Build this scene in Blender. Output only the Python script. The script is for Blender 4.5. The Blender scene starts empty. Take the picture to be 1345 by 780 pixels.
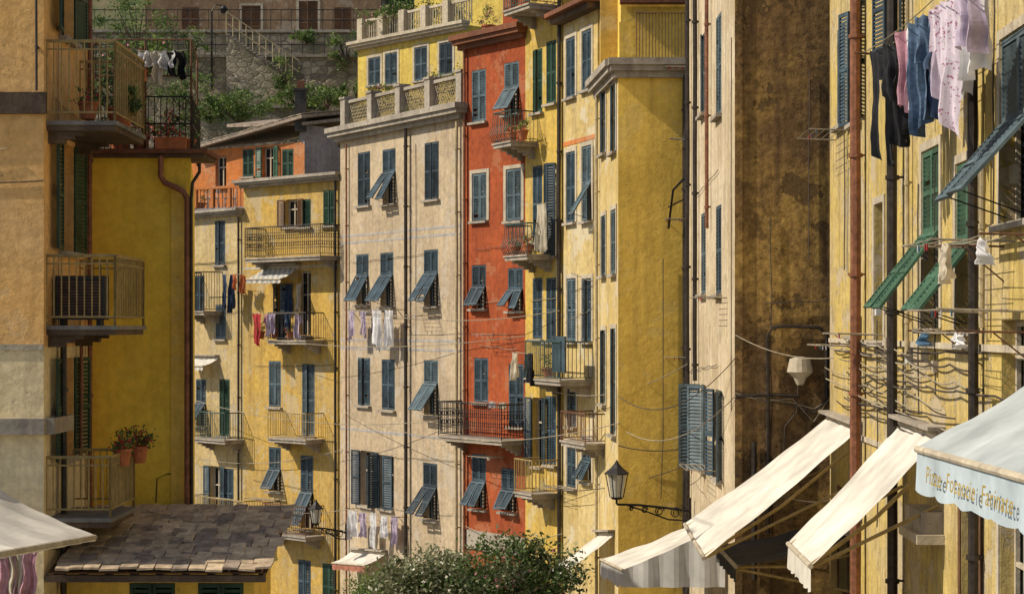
import bpy, math, random
from mathutils import Vector as V, noise, Matrix
random.seed(11)
R=random.random
def U(a,b): return a+(b-a)*random.random()
F=2400.0;CX=672.5;HY=430.0;H=10.0
def P2(px,d): return V(((px-CX)*d/F,d))
def P3(px,py,d): return V(((px-CX)*d/F,d,H+(HY-py)*d/F))
Z=V((0,0,1))
# ---------------- materials
MT={}
def newmat(name):
    m=bpy.data.materials.new(name);m.use_nodes=True;nt=m.node_tree
    b=nt.nodes['Principled BSDF'];MT[name]=m
    return m,nt,b
def N(nt,t,**k):
    n=nt.nodes.new(t)
    for a,v in k.items(): setattr(n,a,v)
    return n
def noi(nt,vec,scale,detail=6,rough=.6):
    n=N(nt,'ShaderNodeTexNoise');n.inputs['Scale'].default_value=scale;n.inputs['Detail'].default_value=detail
    n.inputs['Roughness'].default_value=rough;nt.links.new(vec,n.inputs['Vector']);return n.outputs['Fac']
def mr(nt,v,a,b,c=0.,d=1.):
    n=N(nt,'ShaderNodeMapRange');nt.links.new(v,n.inputs[0])
    for i,x in enumerate((a,b,c,d)): n.inputs[i+1].default_value=x
    return n.outputs[0]
def mth(nt,op,a,b=0.):
    n=N(nt,'ShaderNodeMath',operation=op)
    for s,x in ((0,a),(1,b)):
        if isinstance(x,(int,float)): n.inputs[s].default_value=x
        else: nt.links.new(x,n.inputs[s])
    return n.outputs[0]
def c4(c): return (c[0],c[1],c[2],1)
def mix(nt,f,a,b,mode='MIX'):
    n=N(nt,'ShaderNodeMix',data_type='RGBA',blend_type=mode)
    for s,x in ((0,f),(6,a),(7,b)):
        if isinstance(x,(tuple,list)): n.inputs[s].default_value=c4(x)
        elif isinstance(x,(int,float)): n.inputs[s].default_value=x
        else: nt.links.new(x,n.inputs[s])
    return n.outputs[2]
def mapping(nt,vec,sc):
    n=N(nt,'ShaderNodeMapping');nt.links.new(vec,n.inputs[0]);n.inputs['Scale'].default_value=sc;return n.outputs[0]
def bump(nt,b,h,s,dist=.02):
    n=N(nt,'ShaderNodeBump');n.inputs['Strength'].default_value=s;n.inputs['Distance'].default_value=dist
    nt.links.new(h,n.inputs['Height']);nt.links.new(n.outputs[0],b.inputs['Normal'])
def stucco(name,c,c2=None,stain=.5,patch=.0,pc=(.45,.4,.33),bs=.4,lo=.42,hi=.6,mot=.24,crack=.6):
    m,nt,b=newmat(name);tc=N(nt,'ShaderNodeTexCoord').outputs['Object']
    c2=c2 or tuple(x*.72 for x in c)
    n1=noi(nt,tc,.55,6,.62);col=mix(nt,mr(nt,n1,lo,hi),c,c2)
    n2=noi(nt,tc,6,4,.7);a=1-mot;d=1+mot*.5
    col=mix(nt,1.0,col,mix(nt,mr(nt,n2,.32,.68),(a,a*.98,a*.96),(d,d,d)),'MULTIPLY')
    st=noi(nt,mapping(nt,tc,(2.6,2.6,.2)),1.5,5,.65)
    dk=(c[0]*.36,c[1]*.33,c[2]*.38+.01)
    col=mix(nt,mth(nt,'MULTIPLY',mr(nt,st,.48,.74),stain),col,dk)
    n6=noi(nt,mapping(nt,tc,(1,1,.6)),.33,5,.6);col=mix(nt,mth(nt,'MULTIPLY',mr(nt,n6,.54,.68),stain*.55),col,tuple(x*.55 for x in c))
    n4=noi(nt,tc,3.5,7,.72);hgt=n4
    if patch>0:
        n3=noi(nt,tc,.8,8,.7);mk=mr(nt,n3,.56,.575)
        col=mix(nt,mth(nt,'MULTIPLY',mk,patch),col,pc)
        col=mix(nt,mth(nt,'MULTIPLY',mr(nt,n3,.39,.365),patch*.85),col,tuple(x*.58 for x in c))
        hgt=mth(nt,'SUBTRACT',n4,mth(nt,'MULTIPLY',mk,.35))
    if crack>0:
        n5=noi(nt,tc,1.1,5,.55);ab=mth(nt,'ABSOLUTE',mth(nt,'SUBTRACT',n5,.5))
        col=mix(nt,mth(nt,'MULTIPLY',mr(nt,ab,.0035,.0008),mth(nt,'MULTIPLY',mr(nt,n1,.47,.52),crack)),col,tuple(x*.3 for x in c))
    nt.links.new(col,b.inputs['Base Color']);b.inputs['Roughness'].default_value=.92;b.inputs['Specular IOR Level'].default_value=.15
    bump(nt,b,hgt,bs,.06)
    return m
def plain(name,c,rough=.6,var=.25,sc=9,metal=0,bs=.15,spec=.3,trans=0):
    m,nt,b=newmat(name);tc=N(nt,'ShaderNodeTexCoord').outputs['Object']
    n=noi(nt,tc,sc,4,.65);col=mix(nt,mr(nt,n,.32,.68),tuple(x*(1-var) for x in c),tuple(min(.95,x*(1+var)) for x in c))
    n2=noi(nt,tc,1.3,3,.6);col=mix(nt,1.0,col,mix(nt,mr(nt,n2,.3,.7),(.72,.72,.72),(1.15,1.15,1.15)),'MULTIPLY')
    nt.links.new(col,b.inputs['Base Color']);b.inputs['Roughness'].default_value=rough;b.inputs['Metallic'].default_value=metal
    b.inputs['Specular IOR Level'].default_value=spec
    if bs: bump(nt,b,n,bs,.01)
    if trans:
        t=N(nt,'ShaderNodeBsdfTranslucent');nt.links.new(col,t.inputs[0]);ms=N(nt,'ShaderNodeMixShader');ms.inputs[0].default_value=trans
        nt.links.new(b.outputs[0],ms.inputs[1]);nt.links.new(t.outputs[0],ms.inputs[2]);nt.links.new(ms.outputs[0],nt.nodes['Material Output'].inputs[0])
    return m
stucco('st_orange',(.9,.52,.18),(.82,.5,.21),.35,.35,(.76,.54,.3))
stucco('st_l1cream',(.9,.74,.46),(.82,.66,.38),.3,.3,(.7,.58,.38))
stucco('st_yellow_l2',(.92,.65,.085),(.84,.57,.07),.3,.15,(.72,.54,.13),bs=.35,mot=.14,crack=.25)
stucco('st_yellow_yc',(.92,.63,.13),(.78,.52,.1),.45,.3,(.7,.54,.22),bs=.4,mot=.16,crack=.5)
stucco('st_grey',(.52,.415,.28),(.44,.345,.23),.5,.45,(.47,.42,.35))
stucco('st_red',(.4,.095,.034),(.3,.07,.027),.6,.5,(.4,.17,.085))
stucco('st_y1',(.6,.41,.09),(.52,.37,.12),.55,.5,(.53,.45,.28))
stucco('st_y2b',(.6,.47,.22),(.53,.39,.15),.65,.75,(.56,.49,.35))
stucco('st_y2c',(.63,.5,.24),(.55,.41,.16),.65,.7,(.56,.48,.34))
stucco('st_white',(.63,.53,.37),(.53,.43,.28),.75,.85,(.42,.33,.21))
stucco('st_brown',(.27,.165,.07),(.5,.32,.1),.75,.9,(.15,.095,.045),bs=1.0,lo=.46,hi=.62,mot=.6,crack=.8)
stucco('st_r1',(.57,.43,.14),(.53,.42,.22),.75,.85,(.46,.38,.26),bs=.7)
stucco('st_m1',(.57,.37,.09),(.5,.35,.13),.55,.6,(.48,.4,.26))
stucco('st_m0',(.54,.42,.22),(.49,.36,.15),.6,.6,(.42,.36,.27))
stucco('st_orange2',(.6,.2,.055),(.5,.2,.08),.45,.4,(.5,.3,.18))
stucco('st_lav',(.36,.33,.34),None,.5,.2)
stucco('st_yb',(.63,.48,.11),(.56,.42,.1),.45,.3)
stucco('st_hill',(.33,.22,.13),(.26,.17,.1),.6,.4)
stucco('trim_stone',(.42,.37,.3),(.32,.28,.23),.7,.3)
stucco('trim_cream',(.54,.47,.35),(.46,.4,.3),.6,.3)
stucco('trim_dark',(.17,.12,.08),(.1,.07,.05),.6)
stucco('trim_blue',(.37,.36,.37),(.42,.38,.34),.5,.4,(.46,.38,.28))
stucco('trim_brick',(.24,.1,.055),(.17,.08,.05),.5)
stucco('concrete',(.27,.25,.22),(.18,.17,.15),.7)
plain('sh_blue',(.05,.078,.1),.55,.4,3)
plain('sh_blue2',(.088,.125,.145),.55,.4,3)
plain('sh_blue3',(.035,.05,.064),.55,.4,3)
plain('sh_green',(.028,.065,.043),.5,.35,3)
plain('sh_green2',(.055,.125,.08),.5,.35,3)
plain('wood_brown',(.14,.07,.035),.6,.3)
plain('iron',(.028,.026,.025),.5,.3,metal=.3)
plain('iron_green',(.05,.09,.085),.5,.3,metal=.2)
plain('iron_cream',(.34,.24,.09),.5,.25)
plain('iron_rust',(.14,.065,.035),.7,.5)
plain('pipe_dark',(.05,.04,.033),.45,.4,metal=.3)
plain('pipe_copper',(.24,.1,.055),.5,.4,metal=.2)
plain('pipe_cream',(.42,.34,.2),.6,.25)
plain('cable',(.07,.055,.045),.7,.2)
plain('cable_light',(.34,.29,.21),.7,.2)
plain('white_plastic',(.6,.6,.58),.5,.08)
plain('cl_white',(.74,.73,.74),.9,.06,trans=.2)
plain('cl_black',(.018,.018,.022),.9,.3)
plain('cl_navy',(.03,.05,.1),.9,.3)
plain('cl_jeans',(.09,.14,.22),.9,.35,14)
plain('cl_lilac',(.48,.4,.51),.9,.15,14,trans=.15)
plain('cl_pink',(.5,.27,.33),.9,.2,14,trans=.15)
plain('cl_red',(.4,.04,.04),.9,.2,trans=.1)
plain('cl_orange',(.5,.15,.05),.9,.2,trans=.15)
plain('cl_blue',(.08,.16,.26),.9,.2,trans=.15)
plain('cl_cream',(.58,.51,.39),.9,.1,trans=.15)
plain('aw_cream',(.75,.71,.63),.9,.08,2,trans=.2)
plain('aw_grey',(.66,.65,.62),.9,.08,2,trans=.2)
plain('aw_under_shade',(.06,.055,.05),.9,.2,trans=.1)  # dark colour standing in for the shade underneath an awning
plain('aw_blue',(.46,.5,.51),.9,.08,2,trans=.15)
plain('aw_white',(.53,.62,.68),.9,.08,2,trans=.2)
plain('aw_red',(.36,.14,.09),.9,.2)
plain('gold_text',(.42,.3,.07),.7,.1)
plain('terracotta',(.42,.14,.06),.8,.25)
plain('slate1',(.42,.32,.22),.75,.4,6,bs=.6)
plain('slate2',(.52,.4,.27),.75,.4,6,bs=.6)
plain('slate3',(.28,.22,.17),.75,.4,6,bs=.6)
plain('slate4',(.58,.45,.3),.8,.4,6,bs=.6)
plain('chim',(.05,.045,.04),.8,.3)
plain('bark',(.12,.085,.06),.9,.35)
plain('leaf_d',(.045,.08,.028),.6,.35,3,bs=0,trans=.25)
plain('leaf_m',(.09,.145,.04),.6,.35,3,bs=0,trans=.3)
plain('leaf_l',(.17,.24,.06),.6,.3,3,bs=0,trans=.35)
plain('leaf_olive',(.25,.265,.155),.6,.3,3,bs=0,trans=.25)
plain('fl_white',(.6,.58,.5),.7,.1,bs=0);plain('fl_red',(.5,.03,.04),.7,.2,bs=0);plain('fl_pink',(.6,.2,.28),.7,.2,bs=0)
m,nt,b=newmat('glass');b.inputs['Base Color'].default_value=(.015,.02,.025,1);b.inputs['Roughness'].default_value=.12;b.inputs['Specular IOR Level'].default_value=.6
m,nt,b=newmat('lamp_glass');b.inputs['Base Color'].default_value=(.6,.58,.5,1);b.inputs['Roughness'].default_value=.25;b.inputs['Transmission Weight'].default_value=.3
def stone(name,c,sc=1.6):
    m,nt,b=newmat(name);tc=N(nt,'ShaderNodeTexCoord').outputs['Object']
    mp=mapping(nt,tc,(1,1,1.5));wn=N(nt,'ShaderNodeTexNoise');wn.inputs['Scale'].default_value=2.2;nt.links.new(mp,wn.inputs['Vector'])
    va=N(nt,'ShaderNodeVectorMath',operation='SCALE');va.inputs['Scale'].default_value=.35;nt.links.new(wn.outputs['Color'],va.inputs[0])
    vb=N(nt,'ShaderNodeVectorMath',operation='ADD');nt.links.new(va.outputs[0],vb.inputs[0]);nt.links.new(mp,vb.inputs[1]);mp=vb.outputs[0]
    vo=N(nt,'ShaderNodeTexVoronoi');vo.inputs['Scale'].default_value=sc;nt.links.new(mp,vo.inputs['Vector'])
    ve=N(nt,'ShaderNodeTexVoronoi',feature='DISTANCE_TO_EDGE');ve.inputs['Scale'].default_value=sc;nt.links.new(mp,ve.inputs['Vector'])
    sep=N(nt,'ShaderNodeSeparateColor');nt.links.new(vo.outputs['Color'],sep.inputs[0])
    col=mix(nt,sep.outputs[0],tuple(x*.5 for x in c),tuple(x*1.4 for x in c))
    col=mix(nt,mr(nt,noi(nt,tc,.5,6),.4,.65),col,(.13,.12,.06))
    col=mix(nt,mr(nt,ve.outputs['Distance'],.0,.06),tuple(x*.5 for x in c),col)
    nt.links.new(col,b.inputs['Base Color']);b.inputs['Roughness'].default_value=.95
    bump(nt,b,mr(nt,ve.outputs['Distance'],0,.12),.6,.08);return m
stone('stone_wall',(.44,.36,.26),2.6);stone('paving',(.22,.2,.18),1.1)
m,nt,b=newmat('hill_ground');tc=N(nt,'ShaderNodeTexCoord').outputs['Object']
col=mix(nt,mr(nt,noi(nt,tc,.35,6),.4,.6),(.05,.075,.025),(.16,.13,.07));nt.links.new(col,b.inputs['Base Color']);b.inputs['Roughness'].default_value=1
m,nt,b=newmat('aw_stripe');tc=N(nt,'ShaderNodeTexCoord').outputs['Object']
w=N(nt,'ShaderNodeTexWave');w.inputs['Scale'].default_value=1.6;nt.links.new(tc,w.inputs['Vector'])
nt.links.new(mix(nt,mr(nt,w.outputs['Fac'],.45,.55),(.55,.5,.42),(.33,.34,.34)),b.inputs['Base Color']);b.inputs['Roughness'].default_value=.9
m,nt,b=newmat('cl_floral');tc=N(nt,'ShaderNodeTexCoord').outputs['Object']
col=mix(nt,mr(nt,noi(nt,tc,26,2,.5),.6,.63),(.58,.5,.57),(.3,.12,.2));nt.links.new(col,b.inputs['Base Color']);b.inputs['Roughness'].default_value=.9
# ---------------- mesh builder
class MB:
    def __init__(s): s.v=[];s.f=[];s.m=[];s.mats=[]
    def mi(s,mat):
        if mat not in s.mats: s.mats.append(mat)
        return s.mats.index(mat)
    def face(s,pts,mat):
        i=len(s.v);s.v.extend([tuple(p) for p in pts]);s.f.append(tuple(range(i,i+len(pts))));s.m.append(s.mi(mat))
    def box(s,o,u,v,w,mat):
        if u.cross(v).dot(w)<0: u,v=v,u
        i=len(s.v);s.v.extend([tuple(p) for p in (o,o+u,o+u+v,o+v,o+w,o+u+w,o+u+v+w,o+v+w)])
        k=s.mi(mat)
        for q in ((0,3,2,1),(4,5,6,7),(0,1,5,4),(1,2,6,5),(2,3,7,6),(3,0,4,7)):
            s.f.append(tuple(i+a for a in q));s.m.append(k)
    def cbox(s,c,sx,sy,sz,mat): s.box(V(c)-V((sx/2,sy/2,sz/2)),V((sx,0,0)),V((0,sy,0)),V((0,0,sz)),mat)
    def tube(s,pts,r,mat,n=6):
        pts=[V(p) for p in pts];k=s.mi(mat);rings=[]
        for i,p in enumerate(pts):
            d=(pts[min(i+1,len(pts)-1)]-pts[max(i-1,0)])
            if d.length<1e-6: d=Z.copy()
            d.normalize();a=d.cross(Z if abs(d.z)<.9 else V((1,0,0))).normalized();bb=d.cross(a)
            rr=r[i] if isinstance(r,(list,tuple)) else r
            i0=len(s.v)
            for j in range(n):
                t=2*math.pi*j/n;s.v.append(tuple(p+a*math.cos(t)*rr+bb*math.sin(t)*rr))
            rings.append(i0)
        for i in range(len(rings)-1):
            for j in range(n):
                s.f.append((rings[i]+j,rings[i]+(j+1)%n,rings[i+1]+(j+1)%n,rings[i+1]+j));s.m.append(k)
        s.f.append(tuple(rings[0]+j for j in range(n)));s.m.append(k);s.f.append(tuple(rings[-1]+j for j in range(n)));s.m.append(k)
    def obj(s,name,parent=None,smooth=False):
        if not s.v: return None
        me=bpy.data.meshes.new(name);me.from_pydata(s.v,[],s.f);
        for mm in s.mats: me.materials.append(MT[mm])
        me.polygons.foreach_set('material_index',s.m)
        if smooth: me.polygons.foreach_set('use_smooth',[True]*len(s.f))
        me.update();o=bpy.data.objects.new(name,me);bpy.context.scene.collection.objects.link(o)
        if parent: o.parent=parent;o.location=-parent.location
        return o
def empty(name,loc=(0,0,0)):
    e=bpy.data.objects.new(name,None);e.location=loc;e.empty_display_size=.3;bpy.context.scene.collection.objects.link(e);return e
def single(name,mb,smooth=False): return mb.obj(name,None,smooth)
def cable_pts(a,b,sag,n=14,jit=0):
    return [a.lerp(b,i/n)-Z*(sag*4*(i/n)*(1-i/n))+V((U(-jit,jit),U(-jit,jit),U(-jit,jit))) for i in range(n+1)]
# ---------------- walls/buildings
class Wall:
    def __init__(s,A,B):
        s.A=V(A);s.B=V(B);d=s.B-s.A;s.L=d.length;s.t=d/s.L;s.n=V((s.t.y,-s.t.x));s.ops=[]
        s.t3=V((s.t.x,s.t.y,0));s.n3=V((s.n.x,s.n.y,0))
    def P(s,u,o,z): p=s.A+s.t*u+s.n*o;return V((p.x,p.y,z))
    def pix(s,px,py,o=0):
        A=s.A+s.n*o;kx=(px-CX)/F;u=(kx*A.y-A.x)/(s.t.x-kx*s.t.y);k=A.y+s.t.y*u;return u,H+k*(HY-py)/F
    def box(s,mb,u0,u1,o0,o1,z0,z1,mat): mb.box(s.P(u0,o0,z0),s.t3*(u1-u0),s.n3*(o1-o0),Z*(z1-z0),mat)
class Bld:
    def __init__(s,name,front,back,z0,z1,mat,zones=None,cab=3):
        s.name=name;s.front=[V(p) for p in front];s.back=[V(p) for p in back];s.z0=z0;s.z1=z1;s.mat=mat;s.zones=zones or {};s.cab=cab
        s.w=[Wall(s.front[i],s.front[i+1]) for i in range(len(front)-1)];s.parts={}
    def p(s,n):
        if n not in s.parts: s.parts[n]=MB()
        return s.parts[n]
    def finish(s):
        c=s.front[0];par=empty(s.name,(c.x,c.y,s.z0))
        mb=s.p('walls')
        for wi,w in enumerate(s.w):
            zn=s.zones.get(wi) or [(s.z0,s.z1,s.mat)]
            us={0,w.L};zs={s.z0,s.z1}
            for a,bb,_ in zn: zs|={a,bb}
            for o in w.ops: us|={o[0],o[1]};zs|={o[2],o[3]}
            us=sorted(u for u in us if 0<=u<=w.L);zs=sorted(z for z in zs if s.z0<=z<=s.z1)
            for i in range(len(us)-1):
                for j in range(len(zs)-1):
                    if us[i+1]-us[i]<1e-5 or zs[j+1]-zs[j]<1e-5: continue
                    cu=(us[i]+us[i+1])/2;cz=(zs[j]+zs[j+1])/2
                    if any(o[0]<cu<o[1] and o[2]<cz<o[3] for o in w.ops): continue
                    mt=s.mat
                    for a,bb,mm in zn:
                        if a<cz<bb: mt=mm
                    mb.face([w.P(us[i],0,zs[j]),w.P(us[i+1],0,zs[j]),w.P(us[i+1],0,zs[j+1]),w.P(us[i],0,zs[j+1])],mt)
            for o in w.ops:
                a,bb,c0,d=o;D=-.22
                q=[(a,c0),(bb,c0),(bb,d),(a,d)]
                for k in range(4):
                    e=q[k];f=q[(k+1)%4]
                    mb.face([w.P(e[0],0,e[1]),w.P(e[0],D,e[1]),w.P(f[0],D,f[1]),w.P(f[0],0,f[1])],s.mat)
                s.p('windows').face([w.P(a,D,c0),w.P(bb,D,c0),w.P(bb,D,d),w.P(a,D,d)],'glass')
            if w.L>1.7 and s.cab:
                cm=s.p('wall_cables')
                for k in range(s.cab):
                    z=H+U(-6,4)
                    if z>s.z1-.5: continue
                    u0=U(0,w.L*.3);u1=U(w.L*.7,w.L);zz=z+U(-.3,.3);nn=max(2,int((u1-u0)/1.3));pp=[]
                    for q in range(nn):
                        a=w.P(u0+(u1-u0)*q/nn,.04,z+(zz-z)*q/nn);bb=w.P(u0+(u1-u0)*(q+1)/nn,.04,z+(zz-z)*(q+1)/nn)
                        pp+=cable_pts(a,bb,U(.01,.06),4)[:-1]+([bb] if q==nn-1 else [])
                    cm.tube(pp,.008,random.choice(['cable','cable_light']),4)
                for k in range(max(1,s.cab-1)):
                    u=U(.1,w.L-.1);z=min(s.z1-.6,H+U(0,6))
                    if any(o[0]-.1<u<o[1]+.1 for o in w.ops): continue
                    cm.tube([w.P(u+U(-.02,.02),.03,z-j*.7) for j in range(int(U(5,15)))],.009,random.choice(['cable','cable_light']),4)
        ring=[s.front[-1]]+s.back+[s.front[0]]
        for i in range(len(ring)-1):
            a,bb=ring[i],ring[i+1];mb.face([V((a.x,a.y,s.z0)),V((bb.x,bb.y,s.z0)),V((bb.x,bb.y,s.z1)),V((a.x,a.y,s.z1))],s.mat)
        s.p('roof').face([V((q.x,q.y,s.z1)) for q in s.front+s.back],'concrete')
        for n,m_ in s.parts.items(): m_.obj(n,par)
        return par
def leaf(mb,O,Uv,D,w,h,mat,pitch=.075):
    Nn=Uv.cross(D).normalized();th=.035;fr=.05
    mb.box(O,Uv*fr,D*h,Nn*th,mat);mb.box(O+Uv*(w-fr),Uv*fr,D*h,Nn*th,mat)
    mids=[0,h-fr*1.4]+([h*.5-fr*.5] if h>1.0 else [])
    for y in mids: mb.box(O+Uv*fr+D*y,Uv*(w-2*fr),D*fr*1.3,Nn*th,mat)
    k=int((h-2*fr)/pitch)
    for i in range(k):
        y=fr*1.4+(i+.3)*pitch
        if y>h-fr*1.8: break
        if R()<.012: continue
        mb.box(O+Uv*fr+D*y+Nn*.002,Uv*(w-2*fr),D*pitch*.78+Nn*.026,Nn*.006-D*.004,mat)
def window(b,wi,px,yt,yb,w=.9,style='closed',col='sh_blue',split=.5,ang=None,sill=True,pitch=.075,sur=None,leafw=None):
    if col in('sh_blue','sh_blue2') and R()<.3: col=random.choice(['sh_blue','sh_blue3','sh_blue2'])
    W=b.w[wi];u,zt=W.pix(px,yt);_,zb=W.pix(px,yb);a,c=u-w/2,u+w/2
    W.ops.append((a,c,zb,zt));mb=b.p('shutters');D=-Z;t=W.t3;n=W.n3;h=zt-zb;lw=w/2-.01
    fm=b.p('window_frames')
    for x in (a,(a+c)/2-.03,c-.06): W.box(fm,x+.003,x+.057,-.2,-.15,zb+.003,zt-.003,'trim_cream')
    W.box(fm,a+.06,c-.06,-.197,-.153,zb+h*.62,zb+h*.62+.05,'trim_cream');W.box(fm,a+.06,c-.06,-.197,-.153,zt-.07,zt-.01,'trim_cream')
    if sill: W.box(b.p('sills'),a-.08,c+.08,.002,.12,zb-.08,zb-.012,'trim_stone')
    if sur:
        for q in ((a-.13,a-.01,zb,zt+.12),(c+.01,c+.13,zb,zt+.12),(a-.008,c+.008,zt+.012,zt+.12)): W.box(b.p('trim'),q[0],q[1],.002,.022,q[2],q[3],sur)
    def L(O,Uv,Dn,ww,hh): leaf(mb,O,Uv,Dn,ww,hh,col,pitch)
    if style=='closed':
        if R()<.35:
            an=math.radians(U(3,14));L(W.P(a+.005,.0,zt-.01),t*math.cos(an)+n*math.sin(an),D,lw,h-.02)
        else: L(W.P(a+.005,.0,zt-.01),t,D,lw,h-.02)
        L(W.P((a+c)/2+.005,.0,zt-.01),t,D,lw,h-.02)
    elif style in('flap','flap1','flap2'):
        hs=h*split
        for k,x in enumerate((a+.005,(a+c)/2+.005)):
            L(W.P(x,0,zt-.01),t,D,lw,hs-.015)
            if style=='flap1' and k==1 or style=='flap2' and k==0: L(W.P(x,0,zt-hs),t,D,lw,h-hs-.01)
            else:
                an=math.radians((ang if ang else U(26,40))+U(-3,3));L(W.P(x,.04,zt-hs),t,D*math.cos(an)+n*math.sin(an),lw,h-hs-.01)
                W_=W.P(x+lw*.5,.02,zt-h+.05);mb.tube([W_,W.P(x+lw*.5,.04,zt-hs)+(D*math.cos(an)+n*math.sin(an))*(h-hs-.05)],.008,'iron',4)
    elif style=='open':
        lw=leafw or lw
        an=math.radians(U(4,18));L(W.P(a-.01,.03,zt),-t*math.cos(an)+n*math.sin(an),D,lw,h)
        an=math.radians(U(4,18));L(W.P(c+.01,.03,zt),t*math.cos(an)+n*math.sin(an),D,lw,h)
    elif style=='ajar':
        an=math.radians(U(35,110));L(W.P(a,.03,zt),t*math.cos(an)+n*math.sin(an),D,lw,h)
        an=math.radians(U(0,50));L(W.P(c,.03,zt),-t*math.cos(an)+n*math.sin(an),D,lw,h)
def balcony(b,wi,pl,pr,ys,yr,depth=.85,mat='iron',style='bars',slab='trim_stone',bar=.009,step=.11):
    W=b.w[wi];u0,z=W.pix(pl,ys,depth);u1,_=W.pix(pr,ys);_,zr=W.pix(pl,yr,depth)
    if u0>u1-.5: u1=u0+.6
    mb=b.p('balcony');W.box(mb,u0,u1,.0,depth,z,z+.1,slab);W.box(mb,u0-.03,u1+.03,.0,depth+.04,z+.1,z+.15,slab)
    for u in (u0+.15,u1-.27):
        for i in range(4): W.box(mb,u+.002*i,u+.12-.002*i,.0,depth*(.8-.2*i),z-.08*(i+1),z-.08*i-.001,slab)
    r=b.p('balcony_railing');zt=max(zr,z+.85);zb=z+.22
    path=[(u0,.0),(u0,depth),(u1,depth),(u1,.0)]
    for zz,rr in ((zt,.02),(zb,.013))+(((zb+(zt-zb)*.78,.011),(zb+(zt-zb)*.22,.011)) if style=='ornate' else ()):
        r.tube([W.P(p[0],p[1],zz) for p in path],rr,mat,5)
    for k in range(3):
        p,q=path[k],path[k+1];Ls=math.hypot(q[0]-p[0],q[1]-p[1]);n=max(2,int(Ls/step))
        for i in range(n+(1 if k==2 else 0)):
            f=i/n;u=p[0]+(q[0]-p[0])*f;o=p[1]+(q[1]-p[1])*f
            if style=='bulge' :
                nn=.12 if k==1 else 0
                r.tube([W.P(u,o,zt),W.P(u,o+nn*.2,zb+(zt-zb)*.5),W.P(u,o+nn,zb+(zt-zb)*.2),W.P(u,o,zb-.1)],bar,mat,4)
            else: r.tube([W.P(u,o,zt),W.P(u,o,zb if i else z+.15)],bar if i else .016,mat,4)
            if style=='ornate' and i<n:
                u2=p[0]+(q[0]-p[0])*(f+.5/n);o2=p[1]+(q[1]-p[1])*(f+.5/n);cz=(zb+zt)/2;rd=step*.45
                tt=V((W.t3*(q[0]-p[0])+W.n3*(q[1]-p[1])));tt.normalize()
                for zz in (cz-.13,cz+.13):
                    r.tube([W.P(u2,o2,zz)+tt*math.cos(a)*rd+Z*math.sin(a)*rd*1.5 for a in [i_*math.pi/4 for i_ in range(9)]],.01,mat,4)
    return W,u0,u1,z+.15,depth
def pipe(b,wi,px,y0,y1,r=.045,mat='pipe_dark',o=.09,part='drainpipe'):
    W=b.w[wi];u,z0=W.pix(px,y0);_,z1=W.pix(px,y1);z0=min(z0,b.z1);mb=b.p(part)
    pts=[];z=z0
    while z>z1: pts.append(W.P(u+U(-.008,.008),o+U(-.008,.008),z));z-=1.9
    pts.append(W.P(u,o,z1));mb.tube(pts,r,mat,8)
    z=z0-.8
    while z>z1: mb.tube([W.P(u,o,z),W.P(u,o,z-.06)],r*1.35,mat,8);W.box(mb,u-.02,u+.02,0,o,z-.04,z-.01,mat);z-=1.9
def garment(mb,p,d,n,w,h,kind,mat):
    nx,ny=22,18;ph=U(0,6);f1=U(2.5,4.5);f2=U(6,9);amp=U(.035,.07);pts={};tap=U(-.1,.1);skew=U(-.07,.07);bun=U(.0,.2);rot=U(-.25,.25)
    for j in range(ny+1):
        for i in range(nx+1):
            u=i/nx;v=j/ny
            x=(u-.5)*w*(1+tap*v-bun*math.sin(min(1,v*1.6)*math.pi))
            if kind=='shirt' and v>.32: x=(u-.5)*w*.95
            zz=-h*v*(1+.07*math.sin(u*5+ph))-.04*abs(math.sin(u*math.pi*2))*(1-v)
            if kind=='shirt' and (u<.22 or u>.78): zz-=.14*abs(u-.5)
            oo=(math.sin(u*math.pi*f1+ph+v*.9)*amp+math.sin(u*math.pi*f2+ph*2-v*1.4)*amp*.45)*(.35+.9*v)+rot*v*x+.025*noise.noise(V((u*5,v*6,ph)))
            pts[i,j]=p+d*(x+skew*v*h+.02*math.sin(v*9+ph))+n*oo+Z*zz
    for j in range(ny):
        for i in range(nx):
            u=(i+.5)/nx;v=(j+.5)/ny
            if kind=='trousers' and v>.3 and abs(u-.5)<.03: continue
            if kind=='shirt' and v>.36 and (u<.2 or u>.8): continue
            if kind=='shirt' and v<.06 and abs(u-.5)<.12: continue
            if kind=='under' and v>.5 and (u<.25 or u>.75): continue
            mb.face([pts[i,j],pts[i,j+1],pts[i+1,j+1],pts[i+1,j]],mat)
def laundry(W,p0,p1,yl,off,items,lines=3,arm=True,name='hanging_laundry'):
    u0,z=W.pix(p0,yl,off);u1,z1=W.pix(p1,yl,off)
    if u1<u0: u0,u1=u1,u0
    par=empty(name,W.P(u0,off,z));f=MB();c=MB()
    for k in range(lines): f.tube(cable_pts(W.P(u0-.1,off-.13*k,z),W.P(u1+.1,off-.13*k,z),.03,6),.006,'cable_light',4)
    if arm:
        for u in (u0-.1,u1+.1): f.tube([W.P(u,.0,z-.02),W.P(u,off+.05,z)],.012,'iron_rust',5);f.tube([W.P(u,.0,z-.4),W.P(u,off*.6,z-.02)],.009,'iron_rust',5)
    n=len(items)
    for i,(w,h,kind,mat) in enumerate(items):
        u=u0+(u1-u0)*(i+.5)/n
        garment(c,W.P(u,off-.13*(i%lines),z-.005),W.t3,W.n3,w,h*U(.85,1.1),kind,mat)
    f.obj('clothes_line',par);c.obj('clothes',par,True);return par
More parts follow.
